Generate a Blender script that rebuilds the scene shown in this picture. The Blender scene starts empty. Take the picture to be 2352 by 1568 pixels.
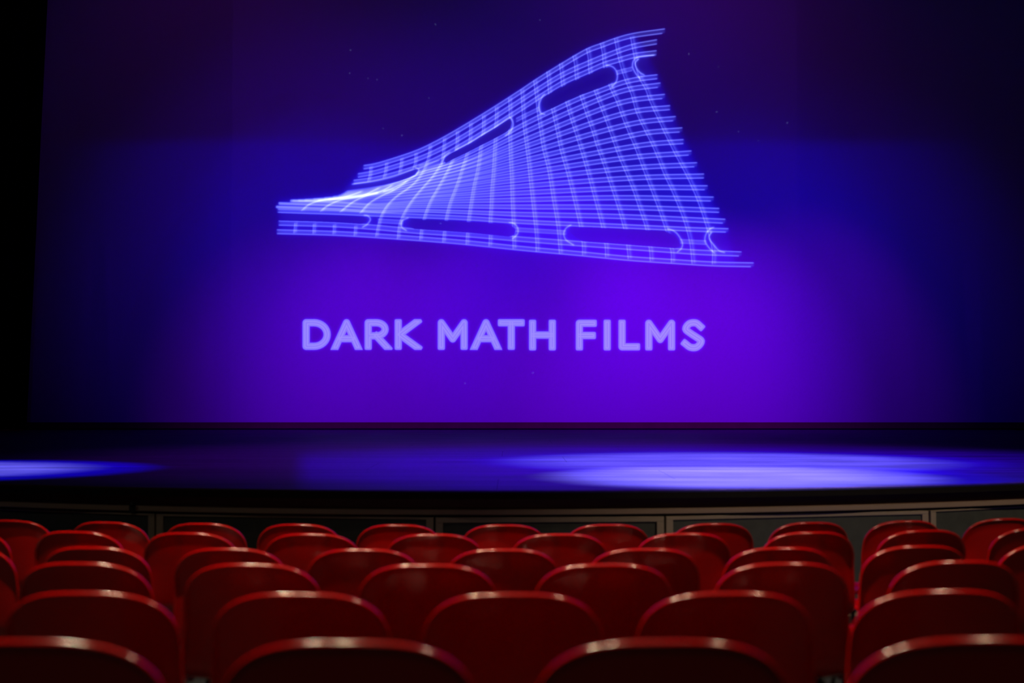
import bpy, bmesh, math, random
import numpy as np
from mathutils import Vector, Matrix

random.seed(7)
C = bpy.context.scene.collection
SC = bpy.context.scene
F = 3267.0            # focal length in picture widths of 2352 px (50 mm on a 36 mm sensor -> 3267 px)
CAM_Z = 1.22
HOR = 900.0           # height of the horizon in the picture
PITCH = math.atan((HOR - 784.0) / F)
SCREEN_Y = 24.7
CX, CY = -0.2, 18.3   # centre of the arcs of the apron and of the chair rows

# ------------------------------------------------------------------ camera
cd = bpy.data.cameras.new('camera')
cam = bpy.data.objects.new('camera', cd); C.objects.link(cam)
cam.location = (0, 0, CAM_Z)
cam.rotation_euler = (math.pi / 2 + PITCH, 0, 0)
cd.sensor_width = 36.0
cd.lens = 36.0 * F / 2352.0
cd.clip_start = 0.05; cd.clip_end = 200
cd.dof.use_dof = True
cd.dof.focus_distance = 24.0
cd.dof.aperture_fstop = 2.4
SC.camera = cam
SC.view_settings.view_transform = 'Standard'
SC.view_settings.look = 'None'
SC.view_settings.exposure = 0.0
SC.view_settings.gamma = 1.0
SC.view_settings.use_curve_mapping = False

# ------------------------------------------------------------------ world
W = bpy.data.worlds.new('world'); SC.world = W; W.use_nodes = True
bg = W.node_tree.nodes['Background']
bg.inputs[0].default_value = (0.6, 0.4, 0.35, 1); bg.inputs[1].default_value = 0.0012

# ------------------------------------------------------------------ lamps
def aim(o, target):
    d = Vector(target) - Vector(o.location)
    o.rotation_euler = d.to_track_quat('-Z', 'Y').to_euler()
def spot(name, loc, target, color, power, angle, blend=1.0, radius=0.06, square=False):
    l = bpy.data.lights.new(name, 'SPOT'); l.color = color; l.energy = power
    l.spot_size = math.radians(angle); l.spot_blend = blend; l.shadow_soft_size = radius
    l.use_square = square
    o = bpy.data.objects.new(name, l); C.objects.link(o); o.location = loc; aim(o, target)
    return o
def area(name, loc, target, color, power, sx, sy):
    l = bpy.data.lights.new(name, 'AREA'); l.color = color; l.energy = power
    l.shape = 'RECTANGLE'; l.size = sx; l.size_y = sy
    o = bpy.data.objects.new(name, l); C.objects.link(o); o.location = loc; aim(o, target)
    return o
BLUE = (0.035, 0.0, 1.0)
PURPLE = (0.20, 0.0, 1.0)
# wash on the backcloth: (position, aim, beam angle, power, share of red)
# lamps at y = 14 hang in front of an unseen cloth added to cut their beams; the others hang behind it
for loc_, aim_, ang_, pw_, red_ in [
    ((-2.6, 17, 7.4), (-2.6, 24.7, 3.6), 70, 276, 0.098),
    ((3, 21, 9.2), (3, 24.7, 6.0), 130, 41, 0.327),
    ((3.2, 17, 7.4), (3.2, 24.7, 1.2), 38, 1822, 0.171),
    ((-3, 14, 9.0), (-3, 24.7, 4.4), 50, 520, 0.000),
    ((-2.6, 17, 7.4), (-2.6, 24.7, 1.2), 38, 680, 0.110),
    ((5.0, 17, 7.4), (5.0, 24.7, 1.8), 70, 183, 0.038),
    ((1.2, 17, 7.4), (1.2, 24.7, 5), 70, 203, 0.000),
    ((0.6, 19.3, 7.2), (0.6, 24.7, 2.8), 44, 1081, 0.092),
    ((-5, 21, 9.2), (-5, 24.7, 6.0), 130, 15, 0.441),
    ((5.0, 19.3, 7.2), (5.0, 24.7, 2.8), 44, 56, 0.000),
    ((-3.4, 17, 7.4), (-3.4, 24.7, 3.6), 38, 412, 0.002),
    ((5, 14, 9.0), (5, 24.7, 3.2), 40, 464, 0.006),
    ((-5, 14, 9.0), (-5, 24.7, 2.2), 40, 83, 0.000),
    ((-3.4, 17, 7.4), (-3.4, 24.7, 1.2), 38, 551, 0.238),
    ((-1.8, 17, 7.4), (-1.8, 24.7, 1.2), 38, 822, 0.245),
    ((4, 14, 9.0), (4, 24.7, 3.2), 40, 309, 0.000),
    ((5.0, 19.3, 7.2), (5.0, 24.7, 1.4), 44, 263, 0.298),
    ((4.2, 17, 7.4), (4.2, 24.7, 3.6), 38, 257, 0.000),
    ((2.2, 17, 7.4), (2.2, 24.7, 1.2), 38, 548, 0.414),
]:
    spot('wash_lamp', loc_, aim_, (red_, 0.0, 1.0), pw_ * 1.03, ang_, radius=0.03)
# pools on the deck
POOL = (0.30, 0.26, 1.0)
DEEP = (0.005, 0.0, 1.0)
spot('pool_lamp', (3.2, 13.6, 9.0), (2.15, 13.25, 0.58), DEEP, 20000, 34.5, 0.45, 0.04)
spot('pool_lamp', (3.0, 13.4, 9.0), (2.05, 13.2, 0.58), POOL, 24000, 30, 0.75, 0.04)
spot('pool_lamp', (2.2, 12.3, 9.0), (2.05, 10.9, 0.58), DEEP, 20000, 24.5, 0.5, 0.04)
spot('pool_lamp', (2.2, 12.3, 9.0), (1.75, 10.85, 0.58), POOL, 62000, 22, 0.9, 0.04)
spot('pool_lamp', (-4.6, 11.4, 9.0), (-4.65, 11.75, 0.58), DEEP, 28000, 24.5, 0.45, 0.04)
spot('pool_lamp', (-4.6, 11.4, 9.0), (-4.85, 11.75, 0.58), POOL, 26000, 21, 0.8, 0.04)
spot('added_blue_lamp', (1.6, 13.0, 10.0), (1.6, 13.0, 0.58), (0.03, 0.0, 1.0), 25000, 58, 0.9, 0.006)  # added overhead lamp that gives the deck its blue spill
spot('added_violet_lamp', (1.0, 14.4, 9.8), (0.6, 14.4, 0.58), (0.26, 0.0, 1.0), 5200, 66, 0.85, 0.05)  # added lamp, stands in for violet wash spilling onto the deck
# house light over the chairs: small downlights, plus added fill lamps at left and behind the camera
WARM = (1.0, 0.74, 0.50)
def house_or_fill_spot(loc, target, power, angle, r=0.06, color=WARM):
    return spot('house_or_fill_lamp', loc, target, color, power, angle, 0.6, r)
house_or_fill_spot((-1.7, 5.3, 5.4), (-1.2, 4.6, 0.5), 1250, 92, 0.05)
house_or_fill_spot((-0.9, 3.7, 5.6), (-0.7, 4.0, 0.5), 700, 84, 0.05)
house_or_fill_spot((2.6, 4.7, 5.4), (2.4, 4.2, 0.5), 520, 92, 0.05)
house_or_fill_spot((5.6, 4.2, 4.8), (3.6, 9.0, 0.1), 560, 50)
house_or_fill_spot((-5.4, 4.2, 4.8), (-3.2, 9.2, 0.2), 36, 50, 0.06, (1.0, 0.85, 0.7))  # added fill to lift the left part of the stage front
house_or_fill_spot((0.4, -2.5, 4.6), (0.3, 3.0, 0.2), 40, 44, 0.8, (1.0, 0.6, 0.42))  # added fill from behind the camera for the chair backs
area('house_or_fill_lamp', (0.4, 6.4, 5.4), (0.4, 4.6, 0.6), WARM, 13, 2.2, 0.12)

# ------------------------------------------------------------------ materials
def nodes_of(name):
    m = bpy.data.materials.new(name); m.use_nodes = True
    nt = m.node_tree; b = nt.nodes['Principled BSDF']
    return m, nt, b
def mat(name, col, rough=0.6, metal=0.0, spec=0.5, noise=0.0, nscale=8.0, bump=0.0, stretch=(1, 1, 1), coat=0.0):
    m, nt, b = nodes_of(name)
    b.inputs['Base Color'].default_value = (*col, 1)
    b.inputs['Roughness'].default_value = rough
    b.inputs['Metallic'].default_value = metal
    b.inputs['Specular IOR Level'].default_value = spec
    b.inputs['Coat Weight'].default_value = coat
    b.inputs['Coat Roughness'].default_value = 0.12
    if noise or bump:
        tc = nt.nodes.new('ShaderNodeTexCoord'); mp = nt.nodes.new('ShaderNodeMapping')
        mp.inputs['Scale'].default_value = stretch
        nz = nt.nodes.new('ShaderNodeTexNoise'); nz.inputs['Scale'].default_value = nscale
        nz.inputs['Detail'].default_value = 5
        nt.links.new(tc.outputs['Object'], mp.inputs[0]); nt.links.new(mp.outputs[0], nz.inputs['Vector'])
        if noise:
            mx = nt.nodes.new('ShaderNodeMix'); mx.data_type = 'RGBA'
            mx.inputs[6].default_value = (*[c * (1 - noise) for c in col], 1)
            mx.inputs[7].default_value = (*[min(1, c * (1 + noise)) for c in col], 1)
            nt.links.new(nz.outputs['Fac'], mx.inputs[0]); nt.links.new(mx.outputs[2], b.inputs['Base Color'])
        if bump:
            bp = nt.nodes.new('ShaderNodeBump'); bp.inputs['Strength'].default_value = bump
            bp.inputs['Distance'].default_value = 0.02
            nt.links.new(nz.outputs['Fac'], bp.inputs['Height']); nt.links.new(bp.outputs[0], b.inputs['Normal'])
    return m

M_red = mat('red_plastic', (0.29, 0.0015, 0.001), 0.17, spec=0.45, noise=0.12, nscale=3)
M_steel = mat('dark_steel', (0.02, 0.02, 0.022), 0.5, metal=0.2, noise=0.2)
M_rubber = mat('black_rubber', (0.012, 0.012, 0.012), 0.7, noise=0.3)
M_house = mat('house_floor', (0.010, 0.012, 0.014), 0.55, noise=0.35, nscale=4, bump=0.1)
M_wall = mat('dark_wall', (0.012, 0.010, 0.010), 0.8, noise=0.3, nscale=2, bump=0.1)
M_velvet = mat('black_velvet', (0.0025, 0.0025, 0.003), 0.95, spec=0.05, noise=0.3, nscale=20)
M_black = mat('black_paint', (0.006, 0.005, 0.006), 0.7, spec=0.2, noise=0.4, nscale=12, bump=0.1)
M_fascia = mat('brown_fascia', (0.075, 0.026, 0.028), 0.6, noise=0.35, nscale=5, stretch=(1, 1, 8))
M_mould = mat('beige_moulding', (0.33, 0.25, 0.185), 0.55, noise=0.12, nscale=4)
M_frame = mat('grey_green_frame', (0.33, 0.28, 0.21), 0.6, noise=0.15, nscale=5)
M_infill = mat('dark_green_infill', (0.055, 0.065, 0.055), 0.7, noise=0.3, nscale=14, bump=0.15)
M_trim = mat('worn_trim', (0.05, 0.03, 0.018), 0.8, spec=0.1, noise=0.95, nscale=14)
M_hem = mat('backcloth_hem', (0.22, 0.03, 0.05), 0.9, noise=0.2, nscale=5)

def deck_material():
    m, nt, b = nodes_of('painted_deck')
    tc = nt.nodes.new('ShaderNodeTexCoord'); mp = nt.nodes.new('ShaderNodeMapping')
    mp.inputs['Scale'].default_value = (0.16, 2.2, 1.0)
    nz = nt.nodes.new('ShaderNodeTexNoise'); nz.inputs['Scale'].default_value = 2.2; nz.inputs['Detail'].default_value = 8
    nz.inputs['Roughness'].default_value = 0.65
    mp2 = nt.nodes.new('ShaderNodeMapping'); mp2.inputs['Scale'].default_value = (1.2, 1.6, 1.0)
    n2 = nt.nodes.new('ShaderNodeTexNoise'); n2.inputs['Scale'].default_value = 1.3; n2.inputs['Detail'].default_value = 6
    for k in (mp, mp2): nt.links.new(tc.outputs['Object'], k.inputs[0])
    nt.links.new(mp.outputs[0], nz.inputs['Vector']); nt.links.new(mp2.outputs[0], n2.inputs['Vector'])
    r1 = nt.nodes.new('ShaderNodeValToRGB')
    r1.color_ramp.elements[0].position = 0.3; r1.color_ramp.elements[0].color = (0.020, 0.020, 0.023, 1)
    r1.color_ramp.elements[1].position = 0.72; r1.color_ramp.elements[1].color = (0.062, 0.062, 0.068, 1)
    e = r1.color_ramp.elements.new(0.80); e.color = (0.12, 0.12, 0.125, 1)
    nt.links.new(nz.outputs['Fac'], r1.inputs[0])
    mx = nt.nodes.new('ShaderNodeMix'); mx.data_type = 'RGBA'; mx.blend_type = 'MULTIPLY'; mx.inputs[0].default_value = 0.6
    r2 = nt.nodes.new('ShaderNodeValToRGB')
    r2.color_ramp.elements[0].position = 0.35; r2.color_ramp.elements[0].color = (0.6, 0.6, 0.6, 1)
    r2.color_ramp.elements[1].position = 0.65; r2.color_ramp.elements[1].color = (1, 1, 1, 1)
    nt.links.new(n2.outputs['Fac'], r2.inputs[0])
    nt.links.new(r1.outputs[0], mx.inputs[6]); nt.links.new(r2.outputs[0], mx.inputs[7])
    nt.links.new(mx.outputs[2], b.inputs['Base Color'])
    mr = nt.nodes.new('ShaderNodeMapRange'); mr.inputs[3].default_value = 0.48; mr.inputs[4].default_value = 0.66
    nt.links.new(n2.outputs['Fac'], mr.inputs[0]); nt.links.new(mr.outputs[0], b.inputs['Roughness'])
    b.inputs['Specular IOR Level'].default_value = 0.10
    bp = nt.nodes.new('ShaderNodeBump'); bp.inputs['Strength'].default_value = 0.15; bp.inputs['Distance'].default_value = 0.004
    nt.links.new(nz.outputs['Fac'], bp.inputs['Height']); nt.links.new(bp.outputs[0], b.inputs['Normal'])
    return m
M_deck = deck_material()

def cloth_nodes(name):
    m, nt, b = nodes_of(name)
    b.inputs['Roughness'].default_value = 0.95; b.inputs['Specular IOR Level'].default_value = 0.05
    b.inputs['Base Color'].default_value = (0.72, 0.72, 0.74, 1)
    tc = nt.nodes.new('ShaderNodeTexCoord'); mp = nt.nodes.new('ShaderNodeMapping')
    mp.inputs['Scale'].default_value = (1.6, 1, 0.16); mp.inputs['Rotation'].default_value = (0, 0.08, 0)
    nz = nt.nodes.new('ShaderNodeTexNoise'); nz.inputs['Scale'].default_value = 1.0; nz.inputs['Detail'].default_value = 2
    nt.links.new(tc.outputs['Object'], mp.inputs[0]); nt.links.new(mp.outputs[0], nz.inputs['Vector'])
    bp = nt.nodes.new('ShaderNodeBump'); bp.inputs['Strength'].default_value = 0.25; bp.inputs['Distance'].default_value = 0.12
    nt.links.new(nz.outputs['Fac'], bp.inputs['Height']); nt.links.new(bp.outputs[0], b.inputs['Normal'])
    return m, nt, b
M_cloth, _, _ = cloth_nodes('white_backcloth')

# ------------------------------------------------------------------ helpers
def obj(name, bm, m, parent=None, smooth=False):
    me = bpy.data.meshes.new(name)
    bmesh.ops.recalc_face_normals(bm, faces=bm.faces)
    bm.to_mesh(me); bm.free()
    if smooth:
        for p in me.polygons: p.use_smooth = True
    if m: me.materials.append(m)
    o = bpy.data.objects.new(name, me); C.objects.link(o)
    if parent: o.parent = parent
    return o
def tag(o, label=None, cat=None, group=None, kind=None):
    if label: o['label'] = label
    if cat: o['category'] = cat
    if group: o['group'] = group
    if kind: o['kind'] = kind
    return o
def empty(name, loc=(0, 0, 0), rz=0.0):
    o = bpy.data.objects.new(name, None); C.objects.link(o); o.location = loc; o.rotation_euler = (0, 0, rz)
    o.empty_display_size = 0.1
    return o
def add_box(bm, x0, x1, y0, y1, z0, z1, bevel=0.0):
    r = bmesh.ops.create_cube(bm, size=1.0)
    vs = r['verts']
    for v in vs:
        v.co = Vector((x0 + (v.co.x + .5) * (x1 - x0), y0 + (v.co.y + .5) * (y1 - y0), z0 + (v.co.z + .5) * (z1 - z0)))
    if bevel:
        es = list({e for v in vs for e in v.link_edges})
        bmesh.ops.bevel(bm, geom=es, offset=bevel, segments=2, profile=0.5, affect='EDGES')
def box_obj(name, x0, x1, y0, y1, z0, z1, m, parent=None, bevel=0.0):
    bm = bmesh.new(); add_box(bm, x0, x1, y0, y1, z0, z1, bevel); return obj(name, bm, m, parent)
def add_tube(bm, pts, r, n=10, cap=True):
    rings = []
    pts = [Vector(p) for p in pts]
    for i, p in enumerate(pts):
        t = (pts[min(i + 1, len(pts) - 1)] - pts[max(i - 1, 0)]).normalized()
        a = Vector((0, 0, 1)) if abs(t.z) < 0.9 else Vector((1, 0, 0))
        u = t.cross(a).normalized(); v = t.cross(u).normalized()
        rings.append([bm.verts.new(p + (u * math.cos(2 * math.pi * k / n) + v * math.sin(2 * math.pi * k / n)) * r) for k in range(n)])
    for a, b in zip(rings[:-1], rings[1:]):
        for k in range(n):
            bm.faces.new((a[k], a[(k + 1) % n], b[(k + 1) % n], b[k]))
    if cap:
        bm.faces.new(rings[0][::-1]); bm.faces.new(rings[-1])
def arc_y(x, r):
    return CY - math.sqrt(max(0.0, r * r - (x - CX) ** 2))
def arc_sweep(bm, profile, a0, a1, n=96):
    """profile: closed list of (radius, z); swept round (CX, CY); angle 0 = towards the house"""
    rings = []
    for i in range(n + 1):
        a = a0 + (a1 - a0) * i / n
        rings.append([bm.verts.new((CX + r * math.sin(a), CY - r * math.cos(a), z)) for r, z in profile])
    k = len(profile)
    for a, b in zip(rings[:-1], rings[1:]):
        for j in range(k):
            bm.faces.new((a[j], a[(j + 1) % k], b[(j + 1) % k], b[j]))
    bm.faces.new(rings[0][::-1]); bm.faces.new(rings[-1])
def arc_obj(name, profile, m, parent=None, a0=-0.72, a1=0.72, n=96):
    bm = bmesh.new(); arc_sweep(bm, profile, a0, a1, n); return obj(name, bm, m, parent)

# ------------------------------------------------------------------ the hall
STAGE_Z = 0.58
ROW_D = [2.33, 3.38, 4.35, 5.30, 6.20, 7.10]
ROW_PY = [1462, 1355, 1290, 1256, 1222, 1201]
CHAIR_H = 0.82
ROW_TOP = [CAM_Z - (HOR and (py - HOR)) * d / F for py, d in zip(ROW_PY, ROW_D)]
TIER = [z - CHAIR_H for z in ROW_TOP]
# tiers of the house floor: arc steps, one under each row (tier edge lies behind each row's chairs)
edges_d = [-6.0] + [d - 0.16 for d in ROW_D[1:]] + [8.05]
HX = 11.0
def tier_bm(d0, d1, z):
    bm = bmesh.new(); n = 40
    lo, hi = [], []
    for i in range(n + 1):
        x = -HX + 2 * HX * i / n
        def yy(d):
            r = CY - d
            v = r * r - (x - CX) ** 2
            return CY - math.sqrt(v) if v > 0 else CY
        lo.append((x, yy(d0) if d0 > -5 else -7.0)); hi.append((x, yy(d1)))
    for i in range(n):
        q = [lo[i], lo[i + 1], hi[i + 1], hi[i]]
        t = [bm.verts.new((x, y, z)) for x, y in q]; b = [bm.verts.new((x, y, -0.75)) for x, y in q]
        bm.faces.new(t); bm.faces.new(b[::-1])
        if i == 0: bm.faces.new((t[0], t[3], b[3], b[0]))
        if i == n - 1: bm.faces.new((t[1], t[2], b[2], b[1]))
        bm.faces.new((t[2], t[3], b[3], b[2])); bm.faces.new((t[0], t[1], b[1], b[0]))
    bmesh.ops.remove_doubles(bm, verts=bm.verts, dist=1e-5)
    return bm
floor_root = empty('floor'); tag(floor_root, 'dark auditorium floor stepping down in shallow arcs towards the stage', kind='structure')
for k in range(6):
    obj('floor_tier', tier_bm(edges_d[k], edges_d[k + 1], TIER[k]), M_house, floor_root)
FRONT_Z = TIER[5] - 0.05
obj('floor_tier', tier_bm(8.05, 9.9, FRONT_Z), M_house, floor_root)

tag(box_obj('ceiling', -HX, HX, -7, 28, 10.6, 10.8, M_wall), kind='structure')
tag(box_obj('wall_left', -HX - .2, -HX, -7, 28, -.75, 10.6, M_wall), kind='structure')
tag(box_obj('wall_right', HX, HX + .2, -7, 28, -.75, 10.6, M_wall), kind='structure')
tag(box_obj('wall_rear', -HX, HX, -7.2, -7, -.75, 10.6, M_wall), kind='structure')
tag(box_obj('wall_stage_back', -HX, HX, 28, 28.2, -.75, 10.6, M_wall), kind='structure')

# ------------------------------------------------------------------ stage
stage = empty('stage', (0, 9.3, 0))
tag(stage, 'low stage with curved apron, black painted deck and brown front with beige moulding', 'stage')
def P(o):
    o.parent = stage; o.matrix_parent_inverse = Matrix.Translation((0, -9.3, 0)); return o
def platform():
    bm = bmesh.new(); n = 60; top, bot = [], []
    r = 8.86
    pts = []
    xe = 6.2
    for i in range(n + 1):
        x = CX - xe + 2 * xe * i / n
        pts.append((x, arc_y(x, r)))
    yb = pts[0][1]
    pts = [(-HX + .02, yb)] + pts + [(HX - .02, yb), (HX - .02, 27.9), (-HX + .02, 27.9)]
    t = [bm.verts.new((x, y, STAGE_Z - 0.02)) for x, y in pts]; b = [bm.verts.new((x, y, -.75)) for x, y in pts]
    bm.faces.new(t); bm.faces.new(b[::-1])
    for i in range(len(pts)):
        j = (i + 1) % len(pts); bm.faces.new((t[i], b[i], b[j], t[j]))
    return bm
P(obj('platform', platform(), M_black))
def deck_board(x0, x1, y0, y1):
    bm = bmesh.new(); n = 10; g = 0.0012
    x0 += g; x1 -= g; y0 += g; y1 -= g
    lo, hi = [], []
    for i in range(n + 1):
        x = x0 + (x1 - x0) * i / n
        ya = max(y0, arc_y(x, 9.0)) if abs(x - CX) < 9 else 99
        if ya < y1 - 0.01: lo.append((x, ya)); hi.append((x, y1))
    if len(lo) < 2: bm.free(); return None
    m = len(lo)
    tl = [bm.verts.new((x, y, STAGE_Z)) for x, y in lo]; th = [bm.verts.new((x, y, STAGE_Z)) for x, y in hi]
    bl = [bm.verts.new((x, y, STAGE_Z - .0195)) for x, y in lo]; bh = [bm.verts.new((x, y, STAGE_Z - .0195)) for x, y in hi]
    for i in range(m - 1):
        bm.faces.new((tl[i], tl[i + 1], th[i + 1], th[i])); bm.faces.new((bl[i], bh[i], bh[i + 1], bl[i + 1]))
        bm.faces.new((tl[i], bl[i], bl[i + 1], tl[i + 1])); bm.faces.new((th[i], th[i + 1], bh[i + 1], bh[i]))
    bm.faces.new((tl[0], th[0], bh[0], bl[0])); bm.faces.new((tl[-1], bl[-1], bh[-1], th[-1]))
    return bm
ys = 9.28; row = 0
while ys < 26.5:
    off = [0.0, 1.3, -1.1, 0.6][row % 4]
    xs = [-10.9, -5.1 + off, -0.1 + off, 4.9 + off, 10.9]
    for a, b in zip(xs[:-1], xs[1:]):
        bmx = deck_board(a, b, ys, ys + 1.22)
        if bmx: P(obj('deck_board', bmx, M_deck))
    ys += 1.22; row += 1
P(tag(arc_obj('nosing', [(9.0, .578), (9.035, .576), (9.04, .565), (9.04, .525), (9.0, .523), (8.90, .523), (8.90, .558), (9.0, .558)], M_black), 'black rounded lip along the stage edge'))
P(tag(arc_obj('edge_trim', [(9.001, .579), (9.024, .5805), (9.034, .576), (9.0, .574)], M_trim, a0=-.7, a1=.7), 'thin worn pale line on the stage lip'))
P(arc_obj('fascia', [(8.94, .523), (8.94, .453), (8.86, .453), (8.86, .523)], M_fascia))
P(tag(arc_obj('moulding', [(8.957, .453), (8.965, .449), (8.965, .420), (8.957, .416), (8.86, .416), (8.86, .453)], M_mould), 'beige horizontal moulding along the stage front'))
P(arc_obj('recess', [(8.91, .416), (8.91, .402), (8.86, .402), (8.86, .416)], M_fascia))
P(arc_obj('skirting', [(8.865, .402), (8.865, FRONT_Z), (8.80, FRONT_Z), (8.80, .402)], M_infill))

# removable hatch panels under the moulding: flat frames set as chords of the arc
def hatch(px0, px1, rail, label, r=8.945):
    ang = lambda px: math.asin(max(-1, min(1, ((px - 1176) / F * 9.55 - CX) / r)))
    a0, a1 = ang(px0), ang(px1)
    p0 = Vector((CX + r * math.sin(a0), CY - r * math.cos(a0), 0)); p1 = Vector((CX + r * math.sin(a1), CY - r * math.cos(a1), 0))
    # chord pushed forward so that its middle stays clear of the skirting
    sag = r - r * math.cos((a1 - a0) / 2)
    mid = (p0 + p1) / 2; L = (p1 - p0).length
    n = Vector((math.sin((a0 + a1) / 2), -math.cos((a0 + a1) / 2), 0))
    root = empty('hatch_panel', (mid.x + n.x * (0.0), mid.y + n.y * (0.0), FRONT_Z), math.atan2(p1.y - p0.y, p1.x - p0.x))
    tag(root, label, 'panel', 'hatch panels of the stage front')
    H = 0.40 - FRONT_Z; h = L / 2 - .002
    t0, t1 = -0.028, 0.0
    box_obj('top_rail', -h, h, t0, t1, H - rail, H, M_frame, root, 0.003)
    box_obj('bottom_rail', -h, h, t0, t1, 0.0, 0.06, M_frame, root, 0.003)
    for s in (-1, 1):
        x = s * (h - 0.024)
        box_obj('stile', x - .024, x + .024, t0, t1, 0.06, H - rail, M_frame, root, 0.003)
    box_obj('infill', -h + .048, h - .048, -.012, t1, 0.06, H - rail, M_infill, root)
    return root
hatch(-300, 356, .012, 'dark hatch panel in the stage front, furthest to the left')
hatch(358, 1002, .014, 'wide hatch panel with thin top rail left of centre in the stage front')
hatch(1004, 1519, .034, 'middle hatch panel with thick grey top rail in the stage front')
hatch(1521, 2160, .024, 'wide hatch panel with beige top rail right of centre in the stage front')
hatch(2163, 2800, .010, 'dark hatch panel in the stage front, furthest to the right')

# small clip fixture on the moulding at the left
a = math.asin(((300 - 1176) / F * 9.6 - CX) / 9.0)
cx_, cy_ = CX + 8.967 * math.sin(a), CY - 8.967 * math.cos(a)
clip = empty('spotlight_clip', (cx_, cy_, .405), a)
tag(clip, 'small black clip fixture hooked over the beige moulding at the left', 'fixture')
bm = bmesh.new(); add_box(bm, -.022, .022, -.012, 0, 0, .055, .004); obj('clamp', bm, M_rubber, clip)
bm = bmesh.new(); add_tube(bm, [(-.0, -.012, .05), (.006, -.03, .062), (.024, -.05, .066)], .012, 10); obj('barrel', bm, M_rubber, clip, True)

# ------------------------------------------------------------------ chairs
def chair_shell():
    bm = bmesh.new()
    Wd = 0.205; nx = 25
    # side profile (y, z) from seat front to back top
    ctrl = [(.235, .405), (.225, .432), (.16, .446), (.05, .432), (-.08, .424), (-.15, .438), (-.185, .475), (-.203, .54), (-.222, .62), (-.245, .72), (-.262, CHAIR_H - .012)]
    def cr(p0, p1, p2, p3, t):
        return tuple(0.5 * ((2 * b) + (-a + c) * t + (2 * a - 5 * b + 4 * c - d) * t * t + (-a + 3 * b - 3 * c + d) * t ** 3) for a, b, c, d in zip(p0, p1, p2, p3))
    prof = []
    c2 = [ctrl[0]] + ctrl + [ctrl[-1]]
    for i in range(len(ctrl) - 1):
        for k in range(4):
            prof.append(cr(*c2[i:i + 4], k / 4))
    prof.append(ctrl[-1])
    # cumulative length
    Ls = [0]
    for a, b in zip(prof[:-1], prof[1:]): Ls.append(Ls[-1] + math.dist(a, b))
    T = Ls[-1]
    def at(l):
        l = max(0, min(T, l))
        for i in range(len(prof) - 1):
            if Ls[i + 1] >= l:
                f = (l - Ls[i]) / max(1e-9, Ls[i + 1] - Ls[i]); break
        return tuple(a + (b - a) * f for a, b in zip(prof[i], prof[i + 1])), i
    ny = 30; g = []
    for i in range(nx):
        s = math.sin((-1 + 2 * i / (nx - 1)) * math.pi / 2)
        x = s * Wd
        q = abs(s)
        topcut = 0.125 * (1 - (max(0, 1 - q ** 3.0)) ** (1 / 2.2))
        frontcut = 0.07 * (1 - (max(0, 1 - q ** 3.0)) ** (1 / 2.2))
        col = []
        for j in range(ny):
            l = frontcut + (T - topcut - frontcut) * j / (ny - 1)
            (y, z), idx = at(l)
            b = max(0, min(1, (z - .45) / .2)) if y < 0 else 0
            wseat = 1.0 + 0.06 * math.sin(math.pi * min(1, l / T * 1.2))
            y2 = y + b * 0.040 * q * q
            z2 = z + (1 - b) * 0.014 * q * q
            col.append(bm.verts.new((x * wseat, y2, z2)))
        g.append(col)
    for i in range(nx - 1):
        for j in range(ny - 1):
            bm.faces.new((g[i][j], g[i + 1][j], g[i + 1][j + 1], g[i][j + 1]))
    # rolled lip round the whole boundary
    loop = [g[i][0] for i in range(nx)] + [g[-1][j] for j in range(1, ny)] + [g[i][-1] for i in range(nx - 2, -1, -1)] + [g[0][j] for j in range(ny - 2, 0, -1)]
    bm.normal_update()
    inner = {}
    for i in range(nx):
        inner[g[i][0]] = g[i][1]; inner[g[i][-1]] = g[i][-2]
    for j in range(1, ny - 1):
        inner[g[0][j]] = g[1][j]; inner[g[-1][j]] = g[-2][j]
    N = len(loop); r = 0.0095; K = 6
    rings = [loop]
    info = []
    for k in range(N):
        p = loop[k].co; tg = (loop[(k + 1) % N].co - loop[k - 1].co).normalized()
        nrm = loop[k].normal.copy()
        # outer (rear / under) side
        ref = Vector((0, -1, -0.35))
        if nrm.dot(ref) < 0: nrm = -nrm
        out = nrm.cross(tg).normalized()
        if out.dot(p - inner[loop[k]].co) < 0: out = -out
        info.append((p.copy(), out, nrm))
    # smooth the frames a little
    for it in range(3):
        info = [(info[k][0], (info[k - 1][1] + info[k][1] * 2 + info[(k + 1) % N][1]).normalized(), (info[k - 1][2] + info[k][2] * 2 + info[(k + 1) % N][2]).normalized()) for k in range(N)]
    for q in range(1, K + 1):
        th = math.radians(165) * q / K
        rings.append([bm.verts.new(p + o * (r * math.sin(th)) + n_ * (r * (1 - math.cos(th)))) for p, o, n_ in info])
    for a, b in zip(rings[:-1], rings[1:]):
        for k in range(N):
            bm.faces.new((a[k], a[(k + 1) % N], b[(k + 1) % N], b[k]))
    # give the sheet its thickness
    bmesh.ops.recalc_face_normals(bm, faces=bm.faces)
    bmesh.ops.solidify(bm, geom=bm.faces[:], thickness=0.0035)
    return bm
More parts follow.
